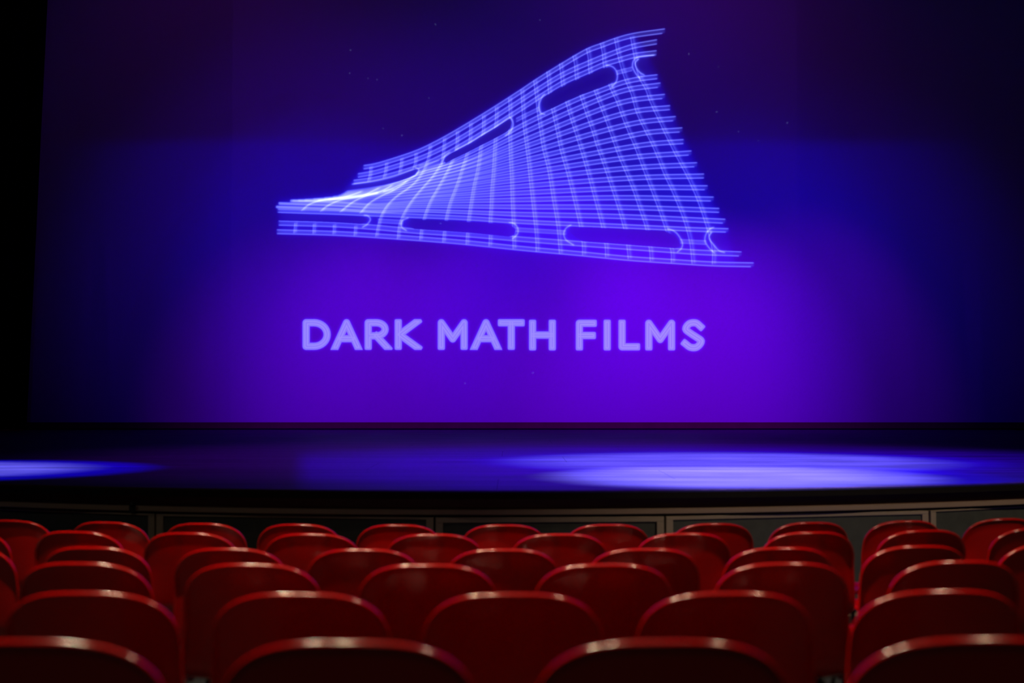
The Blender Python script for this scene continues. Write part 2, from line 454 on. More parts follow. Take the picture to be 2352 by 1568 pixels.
def make_chair():
    root = empty('plastic_chair')
    obj('shell', chair_shell(), M_red, root, True)
    for sx in (-1, 1):
        for (fy, ty) in ((.20, .13), (-.24, -.12)):
            bm = bmesh.new()
            add_tube(bm, [(sx * .150, ty, .418), (sx * .170, (fy + ty * 2) / 3, .39), (sx * .185, fy * .8, .25), (sx * .205, fy, .012)], .0095, 8)
            leg = obj('leg', bm, M_steel, root, True)
            bm = bmesh.new(); add_tube(bm, [(sx * .205, fy, 0.0), (sx * .2045, fy, .03)], .0135, 8); obj('foot_cap', bm, M_rubber, leg, True)
    bm = bmesh.new()
    for y in (.13, -.12): add_tube(bm, [(-.150, y, .414), (.150, y, .414)], .009, 8)
    for x in (-.150, .150): add_tube(bm, [(x, -.12, .414), (x, .13, .414)], .009, 8)
    obj('seat_frame', bm, M_steel, root, True)
    bm = bmesh.new()
    for x in (-.09, .09):
        for z in (.60, .70):
            add_tube(bm, [(x, -.225 - (z - .6) * .25, z), (x, -.232 - (z - .6) * .25, z)], .006, 8)
    bm.free()
    return root
def copy_tree(o, parent=None):
    c = o.copy(); C.objects.link(c)
    if parent: c.parent = parent
    for ch in list(o.children): copy_tree(ch, c)
    return c
ROWS = [
    [75, 797, 1527, 2257],
    [197, 685, 1180, 1675, 2170],
    [185, 575, 982, 1390, 1802, 2205],
    [-95, 212, 522, 832, 1155, 1480, 1797, 2110, 2420],
    [-85, 175, 432, 712, 997, 1285, 1573, 1862, 2125, 2382],
    [28, 246, 465, 684, 915, 1157, 1397, 1640, 1862, 2080, 2305],
]
ROWNAME = ['in the nearest row', 'in the second row from the camera', 'in the third row from the camera',
           'in the fourth row from the camera', 'in the second row from the stage', 'in the row nearest the stage']
ORD = ['first', 'second', 'third', 'fourth', 'fifth', 'sixth', 'seventh', 'eighth', 'ninth', 'tenth', 'eleventh', 'twelfth']
proto = make_chair()
used = False
REAR = 0.262 + 0.012
for k, (pxs, d) in enumerate(zip(ROWS, ROW_D)):
    R = CY - d
    for n, px in enumerate(pxs):
        t = (px - 1176) / F / math.cos(PITCH)
        # ray x = t*y meets the circle of the row
        A = 1 + t * t; B = -2 * (t * CX + CY); Cc = CX * CX + CY * CY - R * R
        y = (-B - math.sqrt(B * B - 4 * A * Cc)) / (2 * A); x = t * y
        dirv = Vector((CX - x, CY - y)).normalized()
        x2, y2 = x + dirv.x * REAR, y + dirv.y * REAR
        rz = math.atan2(-dirv.x, dirv.y) + random.uniform(-.012, .012)
        o = proto if not used else copy_tree(proto)
        used = True
        o.location = (x2, y2, TIER[k]); o.rotation_euler = (0, 0, rz)
        if n == 0: pos = 'leftmost, cut by the picture edge' if px < 190 and k in (0, 3, 4, 5) else 'leftmost'
        elif n == len(pxs) - 1: pos = 'rightmost, cut by the picture edge'
        else: pos = ORD[n] + ' from the left'
        tag(o, 'red plastic chair %s, %s' % (ROWNAME[k], pos), 'chair', 'red plastic chairs in curved rows facing the stage')

# ------------------------------------------------------------------ backcloth with the projected picture
PXM = SCREEN_Y / F
def warp(px, py):
    """picture position -> (X, Z) on the backcloth plane"""
    px = np.asarray(px, float); py = np.asarray(py, float)
    a = (px - 1176) / F; b = (784 - py) / F
    cy_, sy_ = math.cos(PITCH), math.sin(PITCH)
    dy = cy_ - b * sy_; dz = sy_ + b * cy_
    t = SCREEN_Y / dy
    return a * t, CAM_Z + dz * t
PX0 = float(warp(531, 600)[0]); PX1 = float(warp(1834, 600)[0])
PZ0 = float(warp(1176, 969.5)[1]); PZ1 = 9.4
SXA, SXB = -9.6, 9.9
cloth = empty('backcloth', (0, SCREEN_Y, PZ0))
tag(cloth, 'wide pale backcloth washed blue and purple, showing a wireframe roof and white lettering', 'screen')
def S(o):
    o.parent = cloth; o.matrix_parent_inverse = Matrix.Translation((0, -SCREEN_Y, -PZ0)); return o
def fold(x, z):
    """gentle hanging folds towards the sides of the cloth"""
    e = 0.0
    for cx, w, amp, sl in ((-7.35, .10, .020, .03), (-7.0, .07, -.014, -.05), (-5.2, .06, .010, .02), (5.95, .06, .012, -.06), (6.9, .10, -.016, -.10), (7.9, .09, .020, -.05), (8.15, .07, -.016, -.02)):
        e += amp * math.exp(-((x - cx - sl * (z - 2.2)) / w) ** 2) * math.exp(-((z - 2.4) / 1.7) ** 2)
    return e
def grid(x0, x1, z0, z1, nx, nz, dy, folds=True):
    bm = bmesh.new(); g = []
    for i in range(nx + 1):
        x = x0 + (x1 - x0) * i / nx
        g.append([bm.verts.new((x, SCREEN_Y + dy + (fold(x, z0 + (z1 - z0) * j / nz) if folds else 0), z0 + (z1 - z0) * j / nz)) for j in range(nz + 1)])
    for i in range(nx):
        for j in range(nz):
            bm.faces.new((g[i][j], g[i + 1][j], g[i + 1][j + 1], g[i][j + 1]))
    return bm
S(tag(obj('side_cloth', grid(SXA, PX0, PZ0, PZ1, 110, 40, 0), M_cloth, None, True), 'dim blue plain part of the cloth left of the picture'))
S(tag(obj('side_cloth', grid(PX1, SXB, PZ0, PZ1, 110, 40, 0), M_cloth, None, True), 'dim blue plain part of the cloth right of the picture'))
S(tag(box_obj('hem', SXA, SXB, SCREEN_Y - .012, SCREEN_Y + .02, STAGE_Z + .012, PZ0, M_hem), 'dark purplish bottom hem'))
tag(box_obj('gap_shadow_strip', SXA, SXB, SCREEN_Y - .46, SCREEN_Y - .40, STAGE_Z, STAGE_Z + .022, M_black, None, .004), 'long thin black strip standing for the shadow gap below the backcloth', 'strip')  # black strip stands in for the shadow line under the hem

# ---- the picture, drawn numerically (linear light): K samples per reference pixel
K = 1.6
NX = int(round((PX1 - PX0) / PXM * K)); NZ = int(round((PZ1 - PZ0) / PXM * K))
def tex(px, py):
    X, Z = warp(px, py)
    return (X - PX0) / PXM * K, (Z - PZ0) / PXM * K
def spline(pts, step=0.5):
    """smooth curve through points, monotone-ish cubic (Catmull-Rom, centripetal)"""
    P_ = np.array(pts, float)
    if len(P_) == 2:
        n = max(2, int(np.hypot(*(P_[1] - P_[0])) / step)); t = np.linspace(0, 1, n)[:, None]
        return P_[0] * (1 - t) + P_[1] * t
    E = np.vstack([2 * P_[0] - P_[1], P_, 2 * P_[-1] - P_[-2]])
    out = []
    for i in range(1, len(E) - 2):
        p0, p1, p2, p3 = E[i - 1:i + 3]
        t0 = 0; t1 = t0 + max(1e-6, np.hypot(*(p1 - p0))) ** .5; t2 = t1 + max(1e-6, np.hypot(*(p2 - p1))) ** .5; t3 = t2 + max(1e-6, np.hypot(*(p3 - p2))) ** .5
        n = max(2, int(np.hypot(*(p2 - p1)) / step)); t = np.linspace(t1, t2, n, endpoint=False)[:, None]
        A1 = (t1 - t) / (t1 - t0) * p0 + (t - t0) / (t1 - t0) * p1
        A2 = (t2 - t) / (t2 - t1) * p1 + (t - t1) / (t2 - t1) * p2
        A3 = (t3 - t) / (t3 - t2) * p2 + (t - t2) / (t3 - t2) * p3
        B1 = (t2 - t) / (t2 - t0) * A1 + (t - t0) / (t2 - t0) * A2
        B2 = (t3 - t) / (t3 - t1) * A2 + (t - t1) / (t3 - t1) * A3
        out.append((t2 - t) / (t2 - t1) * B1 + (t - t1) / (t2 - t1) * B2)
    out.append(P_[-1:]); return np.vstack(out)
def buf(): return np.zeros((NZ, NX), np.float64)
def deposit(b, pts, w=1.0):
    w = np.asarray(w, float)
    d = np.hypot(*(np.diff(pts, axis=0).T)); wt = np.concatenate([[d[0] / 2], (d[:-1] + d[1:]) / 2, [d[-1] / 2]]) * w * K
    x, y = tex(pts[:, 0], pts[:, 1])
    x = x - .5; y = y - .5
    xi = np.floor(x).astype(int); yi = np.floor(y).astype(int); fx = x - xi; fy = y - yi
    for dx, dy, ww in ((0, 0, (1 - fx) * (1 - fy)), (1, 0, fx * (1 - fy)), (0, 1, (1 - fx) * fy), (1, 1, fx * fy)):
        a, c = xi + dx, yi + dy; ok = (a >= 0) & (a < NX) & (c >= 0) & (c < NZ)
        np.add.at(b, (c[ok], a[ok]), (ww * wt)[ok])
def blur(b, s):
    s *= K; n = int(math.ceil(3.2 * s)); k = np.exp(-.5 * (np.arange(-n, n + 1) / s) ** 2); k /= k.sum()
    L0 = b.shape[0] + 2 * n; L1 = b.shape[1] + 2 * n
    f = np.fft.irfft(np.fft.rfft(b, L0, axis=0) * np.fft.rfft(k, L0)[:, None], L0, axis=0)[n:n + b.shape[0]]
    f = np.fft.irfft(np.fft.rfft(f, L1, axis=1) * np.fft.rfft(k, L1)[None, :], L1, axis=1)[:, n:n + b.shape[1]]
    return np.maximum(f, 0)
def norm(s): return math.sqrt(2 * math.pi) * s * K      # makes a line of weight 1 peak at 1
def fill(poly):
    x, y = tex(np.array([p[0] for p in poly]), np.array([p[1] for p in poly]))
    m = np.zeros((NZ, NX), bool)
    r0, r1 = max(0, int(y.min())), min(NZ, int(y.max()) + 2); c0, c1 = max(0, int(x.min())), min(NX, int(x.max()) + 2)
    gy, gx = np.mgrid[r0:r1, c0:c1] + .5
    mm = np.zeros(gx.shape, bool)
    for i in range(len(x)):
        j = i - 1
        with np.errstate(divide='ignore', invalid='ignore'):
            c = ((y[i] > gy) != (y[j] > gy)) & (gx < (x[j] - x[i]) * (gy - y[i]) / (y[j] - y[i] + 1e-12) + x[i])
        mm ^= c
    m[r0:r1, c0:c1] = mm
    return m
# rows of the roof, left to right, at fixed stations
rows = {
 0: [(835, 384), (860, 380), (905, 367), (960, 348), (1000, 329), (1040, 307), (1120, 259), (1195, 211), (1231, 187), (1289, 151), (1350, 116), (1382, 104), (1415, 92), (1452, 82), (1527, 71)],
 1: [(822, 403), (860, 396), (905, 383), (960, 365), (1000, 348), (1040, 327), (1120, 279), (1195, 231), (1289, 173), (1350, 145), (1415, 119), (1455, 106), (1509, 96)],
 2: [(812, 418), (860, 411), (905, 400), (960, 383), (1000, 366), (1040, 345), (1120, 298), (1195, 251), (1289, 192), (1350, 164), (1387, 148), (1420, 138), (1456, 128), (1508, 121)],
 4: [(797, 440), (830, 435), (860, 430), (900, 421), (940, 407), (960, 396), (1020, 377), (1065, 357), (1140, 320), (1195, 290), (1269, 254), (1338, 223), (1371, 211), (1403, 199), (1432, 189), (1470, 181), (1510, 176)],
 5: [(792, 442), (860, 433), (960, 399), (1065, 369), (1195, 307.5), (1389, 223), (1440, 206), (1517, 195)],
 6: [(788, 445), (860, 436), (960, 405), (1065, 376.5), (1195, 325), (1396, 245), (1450, 230), (1527, 221)],
 7: [(784, 447), (860, 438.5), (960, 411), (1065, 384.5), (1195, 340), (1406, 268), (1465, 254), (1539, 247)],
 8: [(778, 449), (860, 441), (960, 417), (1065, 392.5), (1195, 355), (1417, 292), (1480, 279), (1552, 272)],
 9: [(765, 452), (860, 443.5), (960, 423), (1065, 402), (1195, 370), (1427, 316), (1490, 304), (1567, 298)],
 10: [(745, 455), (860, 446), (960, 429.5), (1065, 411), (1195, 384.5), (1437, 339), (1500, 330), (1570, 325)],
 11: [(720, 457.5), (773, 455.5), (860, 449), (960, 436), (1065, 420), (1195, 399), (1448, 361.5), (1588, 351)],
 12: [(700, 459), (773, 456.5), (860, 453), (960, 443), (1065, 430), (1195, 413), (1458, 385), (1601, 378)],
 13: [(685, 460), (773, 458), (860, 458), (960, 450), (1065, 440.5), (1195, 428), (1466, 408), (1617, 404)],
 14: [(672, 460.5), (773, 461), (860, 463.5), (960, 457), (1065, 451), (1195, 443), (1471, 431), (1625, 431)],
 15: [(667, 461), (773, 465), (860, 470), (960, 465), (1065, 462), (1195, 458.7), (1420, 454), (1639, 457)],
 16: [(640, 467), (773, 472), (860, 477), (960, 474), (1065, 474), (1195, 475), (1420, 476), (1652, 483)],
 17: [(634, 475), (773, 480), (860, 484.5), (960, 484), (1065, 487), (1195, 492), (1420, 497), (1666, 508)],
 18: [(638, 484), (773, 488), (860, 492), (960, 496), (1065, 500.5), (1195, 509), (1420, 519), (1530, 524), (1600, 527), (1673, 529)],
 20: [(640, 512), (773, 516), (860, 522), (960, 531), (1065, 538), (1195, 549), (1338, 560), (1420, 566), (1530, 574), (1600, 579), (1703, 583)],
 21: [(636, 532), (773, 536), (860, 541), (960, 548), (1065, 556.5), (1195, 570), (1338, 583), (1440, 593), (1540, 600), (1640, 606), (1731, 608)],
}
gaps = {0: 9, 1: 9, 2: 9, 18: 8, 20: 10, 21: 9}
short_rows = [[(1185, 276), (1195, 271), (1238, 250)], [(1416, 167), (1452, 158)], [(868, 507), (925, 510)], [(1184, 527), (1300, 534)], [(1562, 554), (1622, 557)], [(962, 384), (1010, 372)]]
cols = [
 [(1448, 85), (1452.6, 109.5), (1457, 133), (1462, 158), (1470, 183), (1482, 204), (1491, 229), (1501.7, 253), (1514.5, 280), (1525, 302.5), (1537, 327), (1552, 357), (1577, 404), (1597, 448), (1609, 480), (1619, 510), (1624, 526), (1632, 553), (1636.5, 581.4), (1636, 607)],
 [(1411.6, 89), (1416, 114), (1426, 154), (1436, 184), (1449, 215), (1462, 259), (1480.6, 299), (1497, 331.7), (1512, 367), (1525.5, 401), (1542.8, 438), (1557.6, 473), (1570, 505), (1583.5, 554), (1589.6, 606)],
 [(1379, 99), (1383.6, 123.5), (1386, 149), (1394, 180), (1402, 204), (1416, 233.5), (1427, 264), (1441, 299), (1457, 336), (1465, 357), (1483.6, 406), (1501, 450.7), (1515.7, 490), (1526.8, 522), (1536, 555), (1541.6, 581), (1542, 603.6)],
 [(1347, 112), (1351, 135), (1353, 165.6), (1360, 190), (1367, 213.6), (1380, 247.5), (1394, 285), (1408, 324), (1422, 362), (1436.7, 396), (1454, 438), (1467.6, 478), (1481, 517), (1488, 550), (1492, 576.5), (1493.5, 600)],
 [(1315.8, 128), (1319.7, 149), (1321.6, 176), (1327, 200), (1334.5, 226.4), (1345, 259), (1361.4, 306), (1369, 332), (1382.5, 369), (1397, 411), (1414.5, 463), (1430.6, 517), (1437, 545), (1440.5, 571.5), (1443, 595)],
 [(1285, 146), (1287.7, 170), (1290, 194), (1295, 215), (1300.6, 238), (1310, 271), (1324, 315), (1343, 376.7), (1360, 438), (1381, 517), (1387, 545), (1390, 566.6), (1391, 591)],
 [(1256, 164), (1258.5, 191), (1259.6, 210), (1263, 232), (1268, 254.5), (1277, 296.6), (1287, 345), (1301, 394), (1316, 453), (1329.5, 512), (1335, 540), (1338, 566.6), (1338, 586)],
 [(1226, 185), (1230.4, 224), (1235, 264), (1240, 300), (1246, 340), (1258, 389), (1269, 458), (1279, 517), (1285, 582.6)],
 [(1196.6, 206), (1199, 248), (1201.7, 286.7), (1205.5, 320), (1212, 371), (1217, 422), (1222, 466.7), (1227.8, 517.7), (1231, 556.7), (1231.6, 577.7)],
 [(1168.5, 225), (1169.8, 267.5), (1168.8, 309.4), (1169.8, 338), (1170.8, 367.6), (1173, 410.6), (1174, 451), (1176, 492), (1177, 515), (1178, 545), (1178.6, 571.7)],
 [(1138, 246), (1138, 270.6), (1137, 286), (1135, 327.7), (1133.6, 352), (1132, 382.8), (1130, 410.6), (1128, 431), (1126, 472), (1123.9, 505.5), (1124, 548.8), (1123, 565.4)],
 [(1108.6, 265), (1108.6, 289), (1107.6, 305), (1101.4, 344), (1099.4, 362.4), (1094, 396), (1087, 426), (1081, 461.6), (1074.4, 504.5), (1071.4, 543.7), (1070.7, 561.5)],
 [(1079, 283), (1078.5, 306), (1077.4, 323.7), (1068.8, 360.4), (1061, 385), (1050.4, 417.8), (1041, 443), (1032, 466.7), (1023.4, 501.4), (1017.9, 541), (1017, 556.4)],
 [(1048.4, 302), (1047.9, 326.7), (1046.3, 342), (1034, 376.7), (1020.8, 403.5), (1003.5, 434), (989, 459), (981, 477), (973.7, 497.8), (966, 530), (964.3, 551)],
 [(1019, 318), (1016.7, 347), (1012.7, 372.7), (995, 402.4), (973.9, 426.7), (953.5, 450), (935, 475.7), (923, 498), (916, 518), (912.5, 548.8)],
 [(986, 334), (985, 350), (981, 367), (971.8, 391), (953.5, 417.5), (933, 435), (917.8, 445), (902.4, 457.3), (888, 472.7), (874.9, 495), (866.6, 523), (862.8, 543.7)],
 [(953.5, 352), (952.4, 373.7), (948.4, 387)], [(933, 416.5), (917.8, 427.8), (897.3, 440), (877, 449), (846.3, 467.6), (826, 490)], [(815, 519), (813.4, 541.4)],
 [(921, 364), (918.8, 383.9), (915.7, 399)], [(899.4, 425.7), (877, 438), (837, 451), (808.6, 464.5), (780, 487)], [(766, 516), (765, 538)],
 [(886, 374), (884, 393), (880, 409)], [(869.8, 431.8), (850.4, 441), (829, 451), (777, 460.8), (747.6, 475), (735, 486)], [(720, 514), (719, 537)],
 [(850, 383), (848.4, 401), (844.8, 416.5)], [(829, 440), (806, 448), (775, 456), (730, 462), (706.7, 471), (691.4, 484.3)], [(677, 512), (675, 535.3)],
]
slots = [
 [(1249, 223), (1269, 212), (1291, 200), (1320, 186), (1358.6, 169), (1390.5, 156), (1399, 155), (1409.6, 165.5), (1413.4, 174.4), (1412, 184.6), (1402, 191), (1371, 203.8), (1333, 217.8), (1294.8, 234.4), (1269, 248.4), (1254, 252.9), (1246.3, 242), (1245, 231.8)],
 [(1171.8, 271.6), (1175, 281), (1171.8, 294), (1161.6, 304), (1133, 319.6), (1102.4, 335), (1071.8, 351), (1041, 365.5), (1023.9, 374.7), (1019.8, 368.6), (1023.9, 362), (1033, 354), (1051.4, 344), (1080, 328.7), (1109.6, 310.4), (1143, 290)],
 [(800, 427), (841, 420), (877, 412.4), (907.6, 403.5), (938, 393.5), (957.6, 388), (960.6, 391), (953.5, 401), (939, 408), (917.8, 415.5), (882, 424.7), (841, 430.8), (790, 437)],
 [(630, 489), (691.4, 492), (752.7, 495), (813.9, 496.5), (834, 498), (842.4, 503.7), (839, 510.8), (829, 513.9), (773, 510.3), (711.8, 507.8), (630, 505.5)],
 [(944.4, 503.5), (1033.7, 507.5), (1135.7, 513), (1168.9, 515.6), (1184, 525.8), (1181.6, 538.6), (1168.9, 543.7), (1084.7, 535), (1008, 529.5), (952, 525.8), (936.7, 518), (935.5, 510.5)],
 [(1308.5, 521), (1372.6, 523), (1446.6, 527), (1528, 530.9), (1550, 542), (1561, 556.7), (1561, 566.6), (1550, 570), (1471, 564), (1397, 558), (1338, 554), (1320.8, 544.4), (1308.5, 532)],
 [(1560, 130), (1500, 131), (1470, 134), (1460, 142), (1460.8, 156), (1471, 168), (1482, 171), (1560, 166)],
 [(1720, 536), (1660, 536), (1634, 536), (1629, 544), (1639, 561.7), (1651, 574), (1720, 577)],
]
rims = [
 [(1252, 216), (1247.6, 219), (1238.7, 237), (1238, 248.4), (1242.5, 260), (1252, 262.4)],
 [(1392, 150), (1400, 151), (1408, 154), (1416, 164), (1418, 176), (1414.7, 188.5), (1404.5, 200)],
 [(1170, 268), (1177, 277), (1178, 290), (1171, 303), (1160, 312)],
 [(1034, 349), (1024, 356), (1017, 368), (1014, 378)],
 [(954, 385), (962, 389), (955, 402), (943, 410), (925, 420), (900, 433), (880, 440)],
 [(836, 494), (844.5, 495.5), (850.6, 503), (844.5, 513.9), (832, 522)],
 [(938, 500), (925, 506), (921.4, 514), (924, 523), (934, 529.6)],
 [(1169, 511), (1180, 513), (1188, 521), (1189, 536), (1176.5, 548.8)],
 [(1312, 516), (1300, 524), (1295, 534.5), (1298.6, 549), (1318, 563)],
 [(1533, 524.7), (1547, 530), (1557.6, 539.5), (1567.4, 559), (1565, 570), (1555, 579)],
 [(1506, 126), (1464, 131.7), (1456, 137.6), (1452.6, 151.6), (1459.6, 168), (1471, 182)],
 [(1467, 135), (1459, 145), (1463, 158), (1469, 165.6), (1480.6, 173)],
 [(1640, 522), (1634, 523.5), (1623, 534.5), (1619, 551.8), (1626.6, 566.6), (1641, 581.4)],
 [(1634, 533), (1629, 542), (1630, 550), (1639, 561.7), (1651, 575), (1665, 580)],
]
thin, fat, mask = buf(), buf(), buf()
for s_ in slots: mask = np.maximum(mask, fill(s_).astype(float))
mask = blur(mask, 0.9)
for k_, pts in rows.items():
    g = gaps.get(k_, None)
    c = spline(pts)
    # doublet gap shrinks to the left where the roof folds on itself
    f_ = np.clip((c[:, 0] - 820) / 500, 0, 1)
    gg = (g if g else (3.0 + 6.2 * np.clip((c[:, 0] - 830) / 400, 0, 1))) * np.ones(len(c))
    if k_ in (0, 1, 2): gg = 8 + 1.5 * f_
    for sgn in (-.5, .5):
        q = c.copy(); q[:, 1] += sgn * gg
        if sgn > 0: q = q[q[:, 0] < pts[-1][0] - 6 * (k_ % 3 != 1)]; q = q[q[:, 0] > pts[0][0] - 4]
        fq = (.40 + .60 * np.clip((q[:, 0] - 850) / 150, 0, 1)) if 4 <= k_ <= 14 else 1.0
        deposit(thin, q, 0.70 * fq * (1 + .25 * np.clip((q[:, 0] - 1150) / 300, 0, 1)))
    fs = np.clip((c[:, 0] - 1150) / 300, 0, 1)
    fc = (.40 + .60 * np.clip((c[:, 0] - 850) / 150, 0, 1)) if 4 <= k_ <= 14 else 1.0
    for sgn in (-.26, .26):
        q = c.copy(); q[:, 1] += sgn * gg
        deposit(fat, q, 0.45 * fc * (1 - .32 * fs))
for pts in short_rows:
    c = spline(pts)
    for sgn in (-4, 4): deposit(thin, c + np.array([0, sgn]), .6)
    deposit(fat, c, .6)
for pts in cols:
    c = spline(pts)
    lf = np.clip((c[:, 0].mean() - 800) / 500, .35, 1)
    deposit(thin, c, .62)
    deposit(fat, c + np.array([4.0 + 3 * lf, -2.0]), .40)
    deposit(thin, c + np.array([3.0 + 2.0 * lf, -1.0]), .22)
    deposit(fat, c + np.array([2.5, 0]), .12)
rim = buf()
for pts in rims: deposit(rim, spline(pts), .75)
deposit(rim, spline([(1046, 344), (1080, 327), (1109, 308.5), (1140, 290), (1168, 270)]), .75)
deposit(rim, spline([(808, 423), (860, 416), (905, 405), (950, 388)]), .7)
crease = buf()
deposit(crease, spline([(730, 459), (760, 457), (790, 453.5), (820, 450), (850, 446), (880, 440.5), (905, 434)]), 1.0)
crease2 = buf()
deposit(crease2, spline([(755, 457.5), (790, 454), (820, 450.5), (850, 446.5), (868, 443)]), 1.0)
I = (blur(thin, 1.25) * norm(1.25) + blur(fat, 2.3) * norm(2.3) * .80) * (1 - mask)
I += blur(rim, 1.3) * norm(1.3) + blur(rim, 3.2) * norm(3.2) * .38
I += blur(crease, 2.3) * norm(2.3) * 0.65 + blur(crease2, 2.0) * norm(2.0) * 1.15
# hull of the roof: a soft blue light of the picture itself fills it
hull = fill([(835, 380), (905, 362), (960, 343), (1040, 302), (1195, 206), (1289, 146), (1350, 111), (1415, 87), (1455, 77), (1500, 150), (1530, 225), (1560, 300), (1590, 360), (1620, 430), (1650, 490), (1670, 530), (1690, 608), (1600, 604), (1440, 598), (1195, 576), (960, 553), (773, 541), (640, 538), (640, 462), (700, 457), (790, 448), (800, 425)]).astype(float)
haze = blur(hull, 7.0)
dense = blur(I, 9.0); glow = blur(I, 13.0)

# lettering: strokes on a 68 px cap height
def arc_pts(cx, cy, rx, ry, a0, a1, n=16):
    return [(cx + rx * math.cos(math.radians(a0 + (a1 - a0) * i / n)), cy + ry * math.sin(math.radians(a0 + (a1 - a0) * i / n))) for i in range(n + 1)]
T_, B_ = 741.0, 795.0; Hm = (T_ + B_) / 2
SW = 8.6
def letter(ch, x0, x1):
    l, r = x0 + SW, x1 - SW; m = (l + r) / 2
    if ch == 'D': return [[(l, B_), (l, T_), (l + (r - l) * .38, T_)] + arc_pts(l + (r - l) * .38, Hm, (r - l) * .62, (B_ - T_) / 2, -90, 90) + [(l, B_)]]
    if ch == 'A': return [[(l - 2.5, B_ + 5), (m, T_), (r + 2.5, B_ + 5)], [(l + (m - l) * .42, Hm + 9.5), (r - (r - m) * .42, Hm + 9.5)]]
    if ch == 'R': return [[(l, B_), (l, T_), (l + (r - l) * .45, T_)] + arc_pts(l + (r - l) * .45, T_ + 15, (r - l) * .48, 15, -90, 90, 12) + [(l, T_ + 30)], [(l + (r - l) * .45, T_ + 30), (r + 4, B_ + 5)]]
    if ch == 'K': return [[(l, B_), (l, T_)], [(r + 3, T_ - 4), (l + 3, Hm), (r + 4, B_ + 4)]]
    if ch == 'M': return [[(l, B_), (l, T_), (m, B_ - 17), (r, T_), (r, B_)]]
    if ch == 'T': return [[(l, T_), (r, T_)], [(m, T_), (m, B_)]]
    if ch == 'H': return [[(l, B_), (l, T_)], [(r, B_), (r, T_)], [(l, Hm), (r, Hm)]]
    if ch == 'F': return [[(l, B_), (l, T_), (r, T_)], [(l, Hm + 1), (r - 2, Hm + 1)]]
    if ch == 'I': return [[(m, B_), (m, T_)]]
    if ch == 'L': return [[(l, T_), (l, B_), (r, B_)]]
    if ch == 'S':
        w = (r - l) / 2
        return [spline([(r - 1, T_ + 8), (m + w * .35, T_ - .5), (m - w * .5, T_ + 1), (l + 1, T_ + 13), (m - w * .35, Hm - 4), (m + w * .4, Hm + 5), (r, B_ - 13), (m + w * .45, B_ + .5), (m - w * .35, B_ + 1), (l - 1, B_ - 8)], 3).tolist()]
words = [('D', 694.5, 760), ('A', 763, 829), ('R', 837, 896), ('K', 906, 965), ('M', 1005, 1074.5), ('A', 1083, 1149.5), ('T', 1143, 1205.5), ('H', 1214.5, 1277),
         ('F', 1322, 1371), ('I', 1384.5, 1404.5), ('L', 1420, 1470.5), ('M', 1481.5, 1551), ('S', 1565.5, 1619)]
LET = buf(); INL = buf()
for ch, x0, x1 in words:
    y_off = 0 if x0 < 1200 else 1.2
    for ln in letter(ch, x0, x1):
        ln = [(a_, b_ + y_off) for a_, b_ in ln]
        tx, ty = tex(np.array([p[0] for p in ln]), np.array([p[1] for p in ln]))
        pad = 16 * K
        c0, c1 = int(tx.min() - pad), int(tx.max() + pad); r0, r1 = int(ty.min() - pad), int(ty.max() + pad)
        gy, gx = np.mgrid[r0:r1, c0:c1] + .5
        dmin = np.full(gx.shape, 1e9)
        for i in range(len(tx) - 1):
            ax, ay, bx, by = tx[i], ty[i], tx[i + 1], ty[i + 1]
            L2 = (bx - ax) ** 2 + (by - ay) ** 2 + 1e-9
            tr = ((gx - ax) * (bx - ax) + (gy - ay) * (by - ay)) / L2; t = np.clip(tr, 0, 1)
            dd = np.hypot(gx - ax - t * (bx - ax), gy - ay - t * (by - ay))
            if ch != 'D':      # squared ends of the strokes
                perp = np.hypot(gx - ax - tr * (bx - ax), gy - ay - tr * (by - ay)); over = np.abs(tr - t) * math.sqrt(L2)
                sq = (perp ** 5 + over ** 5) ** .2
                if i == 0: dd = np.where(tr < 0, sq, dd)
                if i == len(tx) - 2: dd = np.where(tr > 1, sq, dd)
            dmin = np.minimum(dmin, dd)
        dmin /= K
        if ch in 'ARKM':      # strokes are cut level with the base line and the cap line
            yb_ = float(tex(x0, B_ + y_off + SW)[1]); yt_ = float(tex(x0, T_ + y_off - SW)[1])
            dmin = np.maximum(dmin, SW + np.maximum(yb_ - gy, gy - yt_) / K)
        body = np.clip((SW + 1.0 - dmin) / 3.0, 0, 1); body = body * body * (3 - 2 * body)
        inl = np.exp(-((dmin - 2.8) / 1.1) ** 2)
        LET[r0:r1, c0:c1] = np.maximum(LET[r0:r1, c0:c1], body)
        INL[r0:r1, c0:c1] = np.maximum(INL[r0:r1, c0:c1], inl)
lhalo = blur(LET, 4.0)
# dust specks of the projection
rng = np.random.RandomState(5)
dust = buf()
for (px, py) in [(1000, 56), (805, 115), (803, 168), (845, 180), (866, 183), (985, 225), (923, 311), (880, 295), (1650, 153), (1646, 257), (1696, 302), (1742, 323), (1012, 513), (1240, 46), (1224, 856), (1582, 124), (1808, 282), (1095, 610), (1068, 880)]:
    a_ = rng.uniform(0, 3.14); l_ = rng.uniform(.5, 2.2)
    deposit(dust, spline([(px - l_ * math.cos(a_), py - l_ * math.sin(a_)), (px + l_ * math.cos(a_), py + l_ * math.sin(a_))], .3), rng.uniform(.5, 1.0))
dust = blur(dust, 1.1) * norm(1.1)
grain = rng.rand(NZ, NX); grain = blur(grain - .5 + .5, .7); grain = (grain - grain.mean()) / grain.std()

